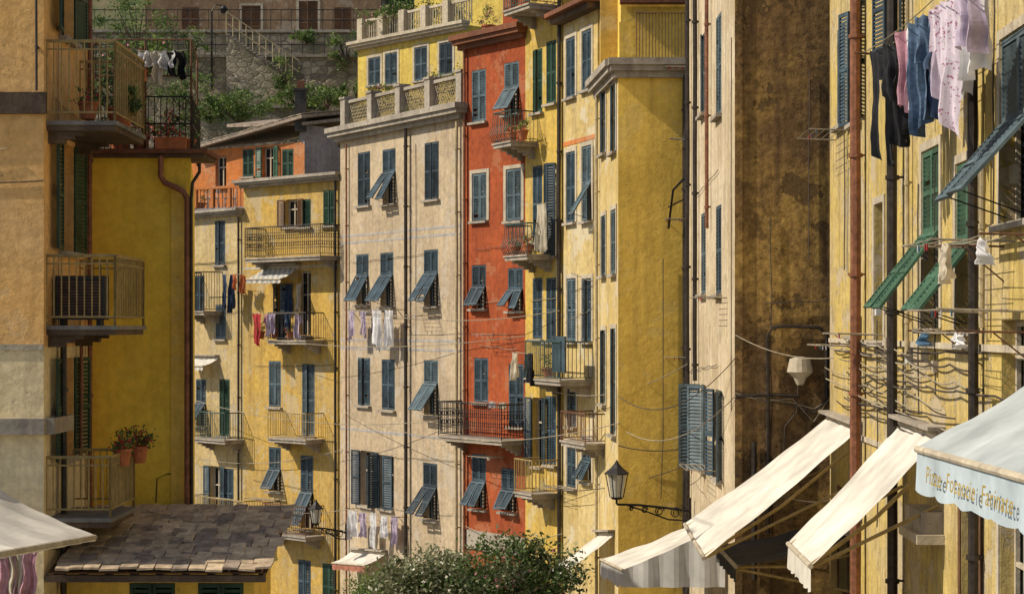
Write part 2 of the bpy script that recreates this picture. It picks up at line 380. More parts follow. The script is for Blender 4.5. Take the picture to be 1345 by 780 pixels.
def rack(W,px,y,off=.6,wd=.8):
    u,z=W.pix(px,y);mb=MB()
    for uu in (u-wd/2,u+wd/2): mb.tube([W.P(uu,0,z),W.P(uu,off,z+.03)],.012,'cable_light',5)
    for k in range(5): mb.tube([W.P(u-wd/2-.05,off*(k+1)/5.,z+.02),W.P(u+wd/2+.05,off*(k+1)/5.,z+.02)],.007,'cable_light',4)
    for k in range(4): mb.box(W.P(u+U(-wd/2,wd/2),off*.8,z-.05),W.t3*.02,W.n3*.015,Z*.08,random.choice(['cl_red','cl_blue','cl_white']))
    single('clothes_drying_rack',mb)
def leaves(mb,c,r,n,size,mats,clumps=None,flo=None,fr=.05):
    c=V(c);k=clumps or max(3,n//60);cs=[]
    for i in range(k):
        while 1:
            q=V((U(-1,1),U(-1,1),U(-1,1)))
            if q.length<1: break
        q=q*(.55+.45*R()) if R()<.3 else q.normalized()*U(.6,1.1)
        cs.append((V((q.x*r[0],q.y*r[1],q.z*r[2])),U(.08,.28)*min(r[0],r[2])+.02,random.choice(mats)))
    for i in range(n):
        o,s,mt=random.choice(cs);p=c+o+V((random.gauss(0,s),random.gauss(0,s),random.gauss(0,s*.8)))
        a=V((U(-1,1),U(-1,1),U(-.3,1))).normalized();bb=a.cross(V((U(-1,1),U(-1,1),U(-1,1)))).normalized();sz=size*U(.6,1.3)
        if flo and R()<fr: mt=random.choice(flo);a*=.7;bb*=1.4
        elif R()<.2: mt=random.choice(mats)
        mb.face([p,p+a*sz*.5+bb*sz*.22,p+a*sz,p+a*sz*.5-bb*sz*.22],mt)
def pot(c,w,pl=1,mats=('leaf_d','leaf_m','leaf_l'),flo=None,long=None,name='potted_plant',n=260,hh=.3):
    mb=MB();c=V(c)
    if long:
        a=long;s=V((a.y,-a.x,0));mb.box(c-a*w/2-s*.09,a*w,s*.18,Z*.18,'terracotta');mb.box(c-a*(w/2+.015)-s*.105+Z*.16,a*(w+.03),s*.21,Z*.03,'terracotta')
        k_=max(2,int(w/.2))
        for k in range(k_): leaves(mb,c+a*(-w/2+w*(k+.5)/k_)+Z*(.2+hh*.4),(.16,.16,hh*U(.5,1.2)),n//3,.065,mats,8,flo,.25)
    else:
        mb.tube([c,c+Z*.22,c+Z*.221,c+Z*.26],[w*.35,w*.5,w*.56,w*.56],'terracotta',12)
        leaves(mb,c+Z*(.26+hh*.5),(w*.7,w*.7,hh),n,.065,mats,12,flo,.25)
    single(name,mb)
def awning(name,b0,b1,f0,f1,mat,val=.25,valmat=None,arms=True,armz=-.9,sag=.05,cass=True,scal=.06,side=None):
    b0,b1,f0,f1=map(V,(b0,b1,f0,f1));par=empty(name,(b0+b1)/2);c=MB();n=20;g={}
    for i in range(n+1):
        for j in range(n+1):
            u,v=i/n,j/n;p=(b0.lerp(b1,u)).lerp(f0.lerp(f1,u),v)
            g[i,j]=p-Z*(sag*math.sin(v*math.pi)*(1+.3*math.sin(u*math.pi*2)))+Z*(.014*math.sin(u*31+v*2)+.03*noise.noise(V((u*6,v*5,b0.x))))
    for i in range(n):
        for j in range(n): c.face([g[i,j],g[i,j+1],g[i+1,j+1],g[i+1,j]],mat)
    if side:
        lo=[b0-Z*side,f0-Z*val*1.1]
        for i in range(n):
            a=g[0,i];bb=g[0,i+1];l0=lo[0].lerp(lo[1],i/n)+V((0,.05*math.sin(i*1.1),0));l1=lo[0].lerp(lo[1],(i+1)/n)+V((0,.05*math.sin((i+1)*1.1),0));c.face([a,l0,l1,bb],valmat or mat)
    c.obj('cloth',par,True)
    v=MB();m_=42;out=(f0-b0);out.z=0;out.normalize()
    for i in range(m_):
        a=f0.lerp(f1,i/m_);bb=f0.lerp(f1,(i+1)/m_)
        ha=val+scal*abs(math.sin(i/m_*math.pi*7));hb=val+scal*abs(math.sin((i+1)/m_*math.pi*7))
        oa=out*.02*math.sin(i*.8);ob=out*.02*math.sin((i+1)*.8)
        v.face([a-Z*.015,a-Z*ha+oa,bb-Z*hb+ob,bb-Z*.015],valmat or mat)
    v.obj('valance',par,True)
    f=MB();f.tube([f0,f1],.035,'trim_cream',8);f.tube([b0,b1],.06,'trim_cream',8)
    if cass:
        d=(b1-b0);f.box(b0-out*.1+Z*.06-d.normalized()*.05,d*1.03,out*.28,Z*.05,'trim_stone')
    if arms:
        for k in (.06,.94):
            bb=b0.lerp(b1,k);ff=f0.lerp(f1,k);w0=bb-out*.02-Z*.25;el=w0.lerp(ff,.5)-Z*.12
            f.tube([w0,el,ff-Z*.02],.028,'iron_cream',6)
            w1=bb+Z*armz;f.tube([w1,ff-Z*.05],.025,'iron_cream',6)
    f.obj('frame',par);return par
def cornice(b,wi,z,o=.25,h=.18,mat='trim_stone',ext=.1):
    W=b.w[wi];mb=b.p('cornice');W.box(mb,-ext,W.L+ext,.003,o,z,z+h*.45,mat);W.box(mb,-ext-.05,W.L+ext+.05,.003,o+.08,z+h*.45,z+h,mat);W.box(mb,-ext*.5,W.L+ext*.5,.003,o*.5,z-h*.5,z,mat)
def band(b,wi,z,h=.14,mat='trim_blue',o=.006):
    W=b.w[wi];us=sorted([(x[0],x[1]) for x in W.ops if x[2]<z+h and x[3]>z]);cur=.01
    for a,c in us+[(W.L-.01,W.L)]:
        if a-.1>cur: W.box(b.p('trim'),cur,a-.1,.001,o,z,z+h,mat)
        cur=max(cur,c+.1)
def zat(W,px,py): return W.pix(px,py)[1]
def acunit(mb,W,u,z,w=.8,h=.55,d=.3,o=.15,mat='white_plastic',grille=False):
    W.box(mb,u,u+w,o,o+d,z,z+h,mat)
    cx=u+w*.4
    if grille:
        W.box(mb,u+.05,u+w-.05,o+d+.001,o+d+.004,z+.05,z+h-.05,'iron')
        for k in range(12): W.box(mb,u+.05,u+w-.05,o+d+.004,o+d+.02,z+.06+k*(h-.12)/12,z+.078+k*(h-.12)/12,'iron_rust')
        return
    for r_ in (.1,.18,.23): mb.tube([W.P(cx+math.cos(a)*r_,o+d+.012,z+h/2+math.sin(a)*r_) for a in [k*math.pi/8 for k in range(17)]],.007,'pipe_cream',4)
    mb.tube([W.P(cx,o+d+.002,z+h/2),W.P(cx,o+d+.006,z+h/2)],.24,'iron',20)
    for k in range(6): W.box(mb,u+w*.75,u+w*.95,o+d+.001,o+d+.012,z+.08+k*.07,z+.1+k*.07,'iron')
# ================= BUILDINGS
b=Bld('orange_apartment_building',[(-13,27),(-6.92,27),(-6.92,30.0)],[(-13,30.0)],0,H+5.6,'st_orange',cab=2)
W0,W1=b.w
zc=zat(W0,30,456);b.zones={0:[(0,zc,'st_l1cream'),(zc,H+5.6,'st_orange')],1:[(0,zc,'st_l1cream'),(zc,H+5.6,'st_orange')]}
for yt,yb in((-15,52),(190,330),(470,600)): window(b,1,88,yt,yb,.85,'open','sh_green',leafw=.62,pitch=.06)
W0.box(b.p('trim'),0,W0.L+.05,.002,.09,zat(W0,30,150),zat(W0,30,122),'trim_dark')
W0.box(b.p('trim'),0,W0.L+.04,.002,.14,zat(W0,30,570),zat(W0,30,549),'trim_stone');W1.box(b.p('trim'),0,1.2,.002,.16,zat(W0,30,570),zat(W0,30,549),'trim_stone')
W0.box(b.p('trim'),0,W0.L,.002,.02,zat(W0,30,460),zat(W0,30,452),'trim_cream')
pipe(b,0,50,-10,120,.02,'cable')
pipe(b,1,75,440,800,.05,'pipe_dark',.1);pipe(b,1,100,440,600,.03,'pipe_copper',.08);pipe(b,1,112,-10,800,.04,'pipe_copper',.08)
b.p('wall_cables').tube(cable_pts(W0.P(2,.02,zat(W0,30,240)),W0.P(W0.L,.02,zat(W0,30,238)),.04,12,.004),.01,'cable',4)
b.p('wall_cables').tube(cable_pts(W0.P(2,.02,zat(W0,30,578)),W0.P(W0.L,.02,zat(W0,30,560)),.1,12,.006),.01,'cable',4)
for ys,yr,l,dep in ((172,55,2.1,1.02),(440,336,2.1,1.02),(692,600,1.7,.95)):
    z=H+(HY-ys)*27.2/F;zr=H+(HY-yr)*27.2/F;mb=b.p('balcony');u0,u1=.15,.15+l
    W1.box(mb,u0,u1,0,dep,z,z+.08,'trim_dark');W1.box(mb,u0-.03,u1+.03,0,dep+.04,z+.08,z+.14,'concrete')
    for k in range(3): W1.box(mb,u0+.1,u0+.25,0,dep*(.5-.13*k),z-.06*(k+1),z-.06*k-.001,'trim_dark');W1.box(mb,u1-.3,u1-.15,0,dep*(.5-.13*k),z-.06*(k+1),z-.06*k-.001,'trim_dark')
    r=b.p('balcony_railing');path=[(u0,0),(u0,dep),(u1,dep),(u1,0)]
    for zz,rr in((zr,.026),(zr-.12,.014),(z+.27,.016)): r.tube([W1.P(p[0],p[1],zz) for p in path],rr,'iron_cream',6)
    for k in range(3):
        p,q=path[k],path[k+1];n=9 if k!=1 else 17
        for i in range(n+1):
            f=i/n;r.tube([W1.P(p[0]+(q[0]-p[0])*f,p[1]+(q[1]-p[1])*f,zr),W1.P(p[0]+(q[0]-p[0])*f,p[1]+(q[1]-p[1])*f,z+.14 if i in(0,n) else z+.27)],.011 if i not in(0,n) else .02,'iron_cream',5)
zz=H+(HY-425)*27.4/F;am=MB();WA=Wall((-6.9,27.75),(-5.9,27.75));acunit(am,WA,.04,zz+.06,.74,.66,.3,0,'chim',True)
for u in(.1,.65): WA.box(am,u,u+.06,.02,.28,zz-.03,zz+.06,'iron')
single('air_conditioner',am)
b.finish()
zz=H+(HY-155)*27.2/F
pot((-6.4,27.6,zz+.02),.3,n=200,hh=.16,flo=['fl_red']);pot((-6.1,28.3,zz+.02),.35,n=300,hh=.3);pot((-6.15,28.9,zz+.02),.3,n=250,hh=.3)
mb=MB();leaves(mb,(-5.93,28.2,zz+.35),(.12,.35,.22),700,.07,['leaf_m','leaf_l','leaf_d'],14);single('climbing_plant',mb)
zl=H+(HY-600)*27.2/F
for x,y in((-5.94,27.9),(-5.8,28.45)):
    pot((x,y,zl-.18),.26,n=480,hh=.17,flo=['fl_red'],name='hanging_flower_pot')
# --- yellow wall building with terrace
zt=H+(HY-203)*30.3/F
b=Bld('yellow_terrace_house',[(-7.6,30.3),(-5.33,30.3),(-6.6,38)],[(-8.5,38)],0,zt,'st_yellow_l2',cab=0)
W=b.w[0];W.box(b.p('roof_edge'),0,W.L+.32,-1,.25,zt+.002,zt+.07,'trim_brick');W.box(b.p('roof_edge'),0,W.L+.25,-1,.16,zt-.06,zt-.001,'trim_dark')
mb=b.p('drainpipe')
def dp(pts,r,mat): mb.tube([V(((p[0]-CX)*30.1/F,30.1,H+(HY-p[1])*30.1/F)) for p in pts],r,mat,8)
dp([(211,205),(211,232),(216,240),(232,247),(241,252),(246,262),(246,700)],.05,'pipe_copper');dp([(262,215),(262,226),(253,240),(251,262),(252,690)],.028,'pipe_dark')
W.box(b.p('trim'),1.95,2.2,.002,.03,0,zt-.5,'st_yellow_yc')
b.p('wall_cables').tube([W.P(1.7,.02,H-2.9),W.P(1.72,.02,H-2.5),W.P(1.9,.02,H-2.42),W.P(2.2,.02,H-2.45)],.01,'cable',4)
r=b.p('terrace_railing');pts=[(-6.95,30.25),(-5.3,30.25),(-5.55,32.5)]
for k in range(2):
    a,c=V(pts[k]),V(pts[k+1]);n=16
    for zz in (.95,.5,.08): r.tube([(a.x,a.y,zt+zz),(c.x,c.y,zt+zz)],.014,'iron',5)
    for i in range(n+1):
        p=a.lerp(c,i/n);r.tube([(p.x,p.y,zt+.05),(p.x,p.y,zt+.95)],.009,'iron',4)
for x,y in ((-6.95,30.3),(-5.32,30.3),(-6.1,30.4),(-5.6,32.5),(-7.1,32.5)): r.tube([(x,y,zt),(x,y,zt+1.9)],.02,'iron_rust',6)
for zz in(1.9,1.3): r.tube([(-7.1,32.5,zt+zz),(-6.95,30.3,zt+zz),(-5.32,30.3,zt+zz),(-5.6,32.5,zt+zz)],.016,'iron_rust',5)
for i in range(10): r.tube([(-6.9+i*.17,30.3,zt+1.3),(-6.9+i*.17,30.3,zt+1.9)],.008,'iron',4)
b.finish()
for x,w in ((-6.55,.4),(-6.2,.3)): pot((x,30.5,zt+.08),w,n=300,hh=.22,flo=['fl_red'])
pot((-5.62,30.12,zt+.07),.5,n=340,hh=.14,flo=['fl_red'],long=V((1,0,0)))
pot((-6.3,30.2,zt+1.2),.5,n=400,hh=.3,flo=['fl_pink'],long=V((1,0,0)),name='hanging_flower_box');pot((-5.9,31,zt+.05),.35,n=700,hh=.6,flo=['fl_red'])
pot((-5.5,30.9,zt+.05),.3,n=500,hh=.45)
mb=MB();leaves(mb,(-6.3,31.2,zt+1.75),(.75,.5,.28),1800,.08,['leaf_l','leaf_m','leaf_l'],30,['fl_pink'],.05);leaves(mb,(-6.9,30.8,zt+1.0),(.2,.4,.7),900,.08,['leaf_d','leaf_m'],18);single('climbing_plant',mb)
WL=Wall((-6.9,30.35),(-5.3,30.35));laundry(WL,185,238,66,.0+.12,[(.3,.3,'sheet','cl_white'),(.3,.5,'shirt','cl_cream'),(.3,.35,'sheet','cl_white'),(.3,.5,'trousers','cl_black')],1,False)
# slate roof small house
b=Bld('slate_roof_house',[(-7.3,28.0),(-3.95,28.0),(-3.95,29.9)],[(-7.3,29.9)],0,H-3.75,'st_yellow_yc',cab=0)
rb=b.p('roof_slates');nr=12
bk,fr=(29.95,H-2.98),(27.0,H-3.6)
for i in range(nr):
    f=i/nr;y=bk[0]+(fr[0]-bk[0])*f;z=bk[1]+(fr[1]-bk[1])*f;x=-6.85+U(0,.2);xr=-3.62-.1*(1-f)
    while x<xr:
        w=U(.2,.3);dn=V((U(-.01,.01),-(.27),-.057+U(-.02,.012)))*1.25
        rb.box(V((x,y+.04,z+.03+U(0,.035))),V((w-.01,0,U(-.02,.02))),dn,Z*.032,random.choice(['slate1','slate2','slate2','slate3','slate4']));x+=w
b.p('roof_beams').box(V((-6.9,27.0,H-3.76)),V((3.25,0,0)),V((0,.12,0)),Z*.1,'trim_dark')
for i in range(9): b.p('roof_beams').box(V((-6.8+i*.38,27.05,H-3.75)),V((.08,0,0)),V((0,2.8,.56)),Z*.09,'wood_brown')
b.p('roof_beams').box(V((-6.87,27.05,H-3.64)),V((3.24,0,0)),V((0,2.85,.58)),Z*.02,'wood_brown')
for px in(200,290): window(b,0,px,765,860,.7,'closed','sh_green')
b.finish()
aw=awning('shop_awning',(-7.7,19.3,H-1.75),(-7.2,24.2,H-1.9),(-5.5,19.5,H-2.42),(-5.48,24,H-2.75),'aw_cream',.05,arms=False,scal=0)
mb=MB()
for p in((-7.7,19.4),(-7.25,24.1),(-7.0,24.1)): mb.tube([(p[0],p[1],0),(p[0],p[1],H-1.85)],.04,'iron',8)
mb.obj('posts',aw).location=-aw.location
WL=Wall((-7.6,25.6),(-5.9,25.6));laundry(WL,0,45,722,0,[(.35,.75,'sheet','cl_pink'),(.3,.75,'sheet','cl_cream'),(.3,.8,'sheet','cl_pink')],1,False,'hanging_curtain')
# --- G
gA,gB=P2(447,62),P2(608,55);zg=H+6.55
def backs(A,B,d):
    w=Wall(A,B);return [B-w.n*d,A-w.n*d]
b=Bld('beige_apartment_building',[gA,gB],backs(gA,gB,8),0,zg,'st_grey');W=b.w[0]
S='sh_blue'
for px,yt,yb,st in ((478,200,270,'closed'),(511,196,268,'flap'),(567,187,262,'closed'),
  (476,334,400,'flap'),(508,332,402,'flap'),(566,328,402,'flap'),
  (478,470,532,'closed'),(510,472,538,'closed'),(566,473,545,'flap'),
  (482,592,664,'open'),(508,598,668,'ajar'),(565,608,682,'flap')):
    window(b,0,px,yt,yb,.9,st,random.choice([S,'sh_blue3',S]),split=.42 if st=='flap' else .5)
for px,yy in((560,302),(560,312),(560,449),(560,461),(560,575)): band(b,0,zat(W,px,yy),.07)
pipe(b,0,538,150,800,.055,'pipe_dark',.14);pipe(b,0,604,160,800,.045,'pipe_cream',.12);pipe(b,0,458,190,800,.03,'pipe_copper')
cornice(b,0,zg-.12,.38,.3,'trim_stone',.25)
mb=b.p('parapet');n=5
for i in range(n):
    u=.1+(W.L-.45)*i/(n-1);W.box(mb,u,u+.32,-.3,.05,zg+.19,zg+1.15,'trim_stone');W.box(mb,u-.04,u+.36,-.33,.09,zg+1.15,zg+1.22,'trim_stone')
    if i<n-1:
        u2=.1+(W.L-.45)*(i+1)/(n-1);W.box(mb,u+.36,u2-.04,-.25,.0,zg+.19,zg+.3,'trim_stone');W.box(mb,u+.32,u2,-.2,-.05,zg+1.0,zg+1.1,'trim_stone')
        x=u+.36
        while x<u2-.05:
            mb.tube([W.P(x,-.12,zg+.3),W.P(min(x+.35,u2),-.12,zg+1.0)],.014,'pipe_cream',4);mb.tube([W.P(x,-.13,zg+1.0),W.P(min(x+.35,u2),-.13,zg+.3)],.014,'pipe_cream',4);x+=.11
for i in range(6):
    lm=MB();leaves(lm,W.P(.7+i*1.3,-.6,zg+U(.7,1.2)),(.5,.3,.55),600,.09,['leaf_l','leaf_m'],14,['fl_pink'],.14);single('terrace_shrub',lm)
b.finish()
laundry(W,458,514,668,.55,[(.5,1.0,'sheet','cl_white'),(.5,.95,'shirt','cl_lilac'),(.45,1.05,'sheet','cl_white'),(.5,.9,'shirt','cl_white'),(.5,.8,'sheet','cl_white'),(.5,.9,'sheet','cl_lilac')],3)
laundry(W,456,512,407,.55,[(.4,.9,'sheet','cl_lilac'),(.4,1.0,'trousers','cl_lilac'),(.35,.8,'sheet','cl_navy'),(.6,1.2,'sheet','cl_white'),(.5,1.25,'sheet','cl_white')],3)
awning('shop_awning',W.P(1.0,.05,zat(W,470,724)),W.P(3.4,.05,zat(W,500,724)),W.P(1.0,.8,zat(W,470,738)),W.P(3.4,.8,zat(W,500,738)),'aw_cream',.18,'aw_red',False,scal=.05)
# --- R red
rB=P2(690,52.5);zr_=H+8.55
b=Bld('red_apartment_building',[gB,rB],backs(gB,rB,7),0,zr_,'st_red');W=b.w[0]
for px,yt,yb,st in ((629,92,160,'closed'),(672,82,150,'flap'),(630,228,290,'closed'),(675,222,290,'closed'),(629,348,405,'flap'),(677,352,408,'flap'),(632,470,528,'closed'),(678,478,560,'closed'),(629,596,668,'flap'),(668,615,672,'flap')):
    window(b,0,px,yt,yb,.72,st,'sh_blue2' if yt<300 else 'sh_blue',sur='trim_cream' if (yt==228 or yt==222) else None)
cornice(b,0,zr_-.1,.35,.28,'trim_brick',.1);pipe(b,0,613,60,800,.04,'pipe_copper')
balcony(b,0,576,690,578,527,.85,'iron','ornate',step=.1)
W.box(b.p('trim'),0,W.L,.003,.05,zat(W,650,725),zat(W,650,700),'trim_stone')
q=W.P(.4,-1.2,zr_);b.p('roof_room').box(q,W.t3*2.2,-W.n3*2.5,Z*1.7,'st_red')
am=MB();acunit(am,W,1.9,zr_+.45,.75,.5,.28,-1.1)
am.obj('air_conditioner');b.finish()
pot(W.P(.9,-.3,zr_+.18),.4,n=500,hh=.4,flo=['fl_pink'])
laundry(W,640,668,526,.5,[(.35,.22,'sheet','cl_white'),(.35,.2,'sheet','cl_cream')],1,False)
# --- Y1
yB=P2(740,50.5);zy=H+9.9
b=Bld('yellow_apartment_building',[rB,yB],backs(rB,yB,7),0,zy,'st_y1');W=b.w[0]
for px,yt,yb,st in ((706,65,148,'closed'),(724,54,136,'closed'),(706,218,318,'closed'),(724,215,336,'ajar'),(706,365,445,'closed'),(724,365,448,'closed'),(706,522,612,'open'),(724,520,610,'closed')):
    window(b,0,px,yt,yb,.58,st,'sh_green' if yt<100 else 'sh_blue')
balcony(b,0,648,706,196,150,.85,'iron_green','bulge');balcony(b,0,663,728,343,296,.85,'iron_green','bulge');balcony(b,0,662,733,22,-30,.9,'iron_green','bars')
balcony(b,0,676,732,652,602,.8,'iron_cream','bars');pipe(b,0,738,-20,800,.055,'pipe_dark');b.finish()
laundry(W,700,722,268,.5,[(.5,1.5,'sheet','cl_cream')],1,False)
for u,yy in((.4,336),(1.2,336),(.3,14),(1.1,14)):
    z=W.pix(690,yy)[1];pot(W.P(u,.55,z),.3,n=300,hh=.25,flo=['fl_red'])
z=W.pix(690,188)[1]
for u in(.2,.9):pot(W.P(u,.55,z),.3,n=200,hh=.2)
# --- Y2b, Y2c, Yc
yC=P2(785,48);zb_=H+8.5
b=Bld('cream_apartment_building',[yB,yC],backs(yB,yC,6),0,zb_,'st_y2b');W=b.w[0]
for px,yt,yb,st in ((750,50,128,'closed'),(771,40,118,'closed'),(750,200,292,'closed'),(771,192,290,'flap2'),(751,366,448,'closed'),(771,366,448,'closed'),(751,505,560,'closed'),(751,580,640,'closed'),(771,576,632,'flap')):
    window(b,0,px,yt,yb,.7,st,'sh_blue2' if yt in(200,192) else 'sh_blue',sur='trim_cream')
W.box(b.p('trim'),.01,W.L,.002,.012,zat(W,760,188),zat(W,760,182),'st_orange2')
mb=b.p('roof_eave');W.box(mb,-.2,W.L+.3,-2,.55,zb_+.003,zb_+.12,'trim_brick');W.box(mb,-.1,W.L+.2,.0,.35,zb_-.15,zb_,'trim_dark')
balcony(b,0,690,778,503,448,.9,'iron_green','bars')
W.box(b.p('balcony_panel'),1.5,2.5,.83,.87,zat(W,765,500)+.25,zat(W,765,500)+1.2,'sh_blue')
balcony(b,0,737,812,585,540,.9,'iron_rust','bars');b.finish()
laundry(W,672,702,462,.95,[(.4,.8,'sheet','cl_cream'),(.4,.9,'shirt','cl_black'),(.4,.9,'sheet','cl_black')],2,False)
pot(W.P(.4,.6,zat(W,740,495)),.3,n=300,hh=.3)
cA,cB=P2(812,44),P2(903,44.0);zc_=H+6.25
b=Bld('yellow_corner_apartment_building',[yC,cA,cB],[V((6,50)),V((3.2,50))],0,zc_,'st_yellow_yc',zones={0:[(0,zc_,'st_y2c')]},cab=1);W=b.w[0]
for px,yt,yb in ((793,118,202),(806,112,200),(793,284,362),(806,276,360),(793,434,530),(806,432,570)): window(b,0,px,yt,yb,.9,'closed','sh_blue2',sur='trim_cream')
cornice(b,0,zc_-.1,.25,.3,'trim_stone',.0);cornice(b,1,zc_-.1,.25,.3,'trim_stone',.2)
pipe(b,0,788,110,800,.04,'pipe_cream');pipe(b,1,899,100,800,.06,'pipe_dark',.1)
W2=b.w[1];mb=b.p('penthouse')
mb.box(V((2.75,46.2,zc_)),V((2.2,0,0)),V((0,3,0)),Z*3,'st_yellow_yc');mb.box(V((2.3,47.5,zc_)),V((.6,0,0)),V((0,2.5,0)),Z*3,'st_y1')
mb.box(V((2.72,46.18,zc_+1.9)),V((2.2,0,0)),V((0,-.35,0)),Z*.12,'trim_brick')
mb.box(V((2.6,44.3,zc_+.2)),V((.5,0,0)),V((0,.3,0)),Z*.95,'st_yellow_yc')
r=b.p('terrace_railing')
for i in range(17): r.tube([W2.P(.45+i*.078,-.2,zc_+.1),W2.P(.45+i*.078,-.2,zc_+1.35)],.01,'iron_rust',4)
for zz in(.25,1.35): r.tube([W2.P(.45,-.2,zc_+zz),W2.P(1.75,-.2,zc_+zz)],.016,'iron_rust',5)
b.finish()
for y in (92,290,470): rack(W2,888,y,.45,.5)
mb=MB();mb.tube(cable_pts(P3(868,655,43.95),P3(870,600,43.95),0,3)+[P3(871,y,43.95) for y in range(580,330,-20)],.01,'cable',4);mb.tube(cable_pts(P3(812,585,43.9),P3(902,588,43.9),.1),.012,'cable',4)
mb.tube([P3(878,300,43.9),P3(884,250,43.5),P3(898,235,43.2)],.03,'iron',6);mb.tube([P3(878,272,43.9),P3(898,262,43.3)],.02,'iron',6);mb.tube([P3(880,182,43.9),P3(900,184,43.5)],.02,'iron',6)
single('wall_cables',mb)
# --- W white + brown
wA,wB,wC=P2(904,43),P2(965,34),V((6.6,34))
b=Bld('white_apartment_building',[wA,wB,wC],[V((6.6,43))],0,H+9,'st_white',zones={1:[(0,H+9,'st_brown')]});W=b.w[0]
for px,yt,yb,st in ((944,20,152,'closed'),(924,45,150,'closed'),(944,270,386,'closed'),(924,280,386,'closed'),(944,512,628,'open'),(924,505,615,'ajar'),(910,520,600,'open')):
    window(b,0,px,yt,yb,.95 if px!=910 else .7,st,'sh_blue2' if yt<300 else 'sh_blue')
pipe(b,0,918,-20,500,.05,'pipe_dark');pipe(b,0,934,-20,300,.04,'pipe_copper');pipe(b,0,908,-20,800,.05,'pipe_dark')
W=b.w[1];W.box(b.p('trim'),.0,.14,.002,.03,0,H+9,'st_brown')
mb=b.p('conduits')
def wp(pts,r,mat): mb.tube([W.P(W.pix(x,y)[0],.06,W.pix(x,y)[1]) for x,y in pts],r,mat,7)
wp([(1008,700),(1008,440),(1014,430),(1030,428),(1075,430),(1085,440),(1085,520)],.035,'pipe_dark')
wp([(965,520),(1008,518),(1048,520)],.03,'pipe_dark');wp([(990,580),(990,760)],.05,'pipe_dark');wp([(1048,500),(1046,540),(1030,560),(1028,640)],.012,'cable')
for k in range(4): wp([(965,512+k*4),(1000,522+U(-6,6)),(1040,530+U(-8,8)),(1068,545+U(-10,10)),(1090,520+U(-8,8))],.009,random.choice(['cable_light','cable']))
b.finish()
mb=MB();u,z=W.pix(1048,478)
mb.tube([W.P(u,0,z+.02),W.P(u,.25,z+.08)],.03,'iron',6)
mb.tube([W.P(u,.25,z+.14),W.P(u,.25,z+.1),W.P(u,.25,z-.14),W.P(u,.25,z-.25),W.P(u,.25,z-.38)],[.05,.19,.24,.12,.06],'cl_cream',14);W.box(mb,u-.2,u+.2,0,.05,z+.05,z+.1,'iron')
single('wall_lamp',mb)
# --- R1
A=P2(1090,33.2);Bq=P2(1345,19);t=(Bq-A).normalized();B=A+t*19.4
b=Bld('yellow_street_building',[A,B],[V((10,B.y)),V((10,33.2))],0,H+9,'st_r1',cab=0);W=b.w[0]
window(b,0,1105,35,165,.95,'closed','sh_blue2',pitch=.06);window(b,0,1125,8,160,1.0,'open','sh_blue',pitch=.06,leafw=.4)
window(b,0,1124,280,440,.9,'closed','sh_blue',pitch=.06)
window(b,0,1155,268,448,.8,'none',sill=True,sur='trim_cream')
window(b,0,1223,196,430,1.15,'flap','sh_green2',split=.47,ang=36,pitch=.06,sur='trim_cream')
window(b,0,1270,212,432,1.15,'flap','sh_green2',split=.47,ang=38,pitch=.06,sur='trim_cream')
window(b,0,1337,40,290,1.5,'flap','sh_blue2',split=.46,ang=40,pitch=.06,sur='trim_cream')
window(b,0,1270,-110,105,1.0,'closed','sh_blue2',pitch=.06);window(b,0,1175,-60,60,1.0,'open','sh_blue',pitch=.06)
window(b,0,1275,672,860,1.0,'none',sur='wood_brown',sill=False);window(b,0,1108,650,780,1.0,'none',sur='wood_brown',sill=False);window(b,0,1330,420,560,1.0,'none','sh_green',sill=True)
window(b,0,1330,660,900,1.1,'none',sill=False,sur='trim_cream')
pipe(b,0,1137,-20,900,.085,'pipe_copper',.16);pipe(b,0,1187,-20,900,.075,'pipe_dark',.16);pipe(b,0,1292,-20,900,.06,'pipe_dark',.12);pipe(b,0,1302,200,430,.035,'pipe_cream',.1);pipe(b,0,1199,-20,470,.03,'pipe_cream',.08);pipe(b,0,1178,-20,900,.03,'pipe_cream',.08)
for px,yy in((1200,600),(1200,452)): W.box(b.p('trim'),.1,W.L,.002,.04,zat(W,px,yy)-.04,zat(W,px,yy)+.04,'trim_cream')
mb=b.p('wall_cables')
for k in range(16):
    u0=U(0,4);u1=U(8,15);z0=H-.3+U(-1.1,.3);z1=z0+U(-.45,.2);seg=int(U(4,8));pp=[]
    for q in range(seg):
        a=W.P(u0+(u1-u0)*q/seg,.05+U(0,.12),z0+(z1-z0)*q/seg);bb=W.P(u0+(u1-u0)*(q+1)/seg,.06,z0+(z1-z0)*(q+1)/seg);pp+=cable_pts(a,bb,U(.01,.08),5)[:-1]
    mb.tube(pp,U(.008,.015),random.choice(['cable','cable','cable_light']),5)
for k in range(9):
    u=U(2,14);mb.tube([W.P(u+U(-.05,.05),.04,H+U(-.2,.2)-j*.5+(k%3)*2) for j in range(7)],.01,random.choice(['cable','cable_light']),4)
for k in range(10):
    u=U(3,14.5);z=H+U(-2.5,2);W.box(b.p('junction_boxes'),u,u+U(.1,.2),0,.07,z,z+U(.12,.25),random.choice(['trim_cream','trim_stone','white_plastic']))
b.p('meter_box').box(W.P(W.pix(1215,0)[0],0,zat(W,1215,700)),W.t3*1.3,W.n3*.35,Z*.12,'trim_cream');b.p('meter_box').box(W.P(W.pix(1215,0)[0]+.1,0,zat(W,1215,700)+.12),W.t3*1.1,W.n3*.28,Z*.28,'trim_stone')
b.finish()
par=empty('hanging_laundry',(4.6,21,H+3.5));f=MB();c=MB()
for k in range(4): f.tube(cable_pts(V((4.55+.17*k,23.6,H+3.55)),V((4.4+.17*k,17.6,H+3.5)),.08,8),.008,'cable_light',4)
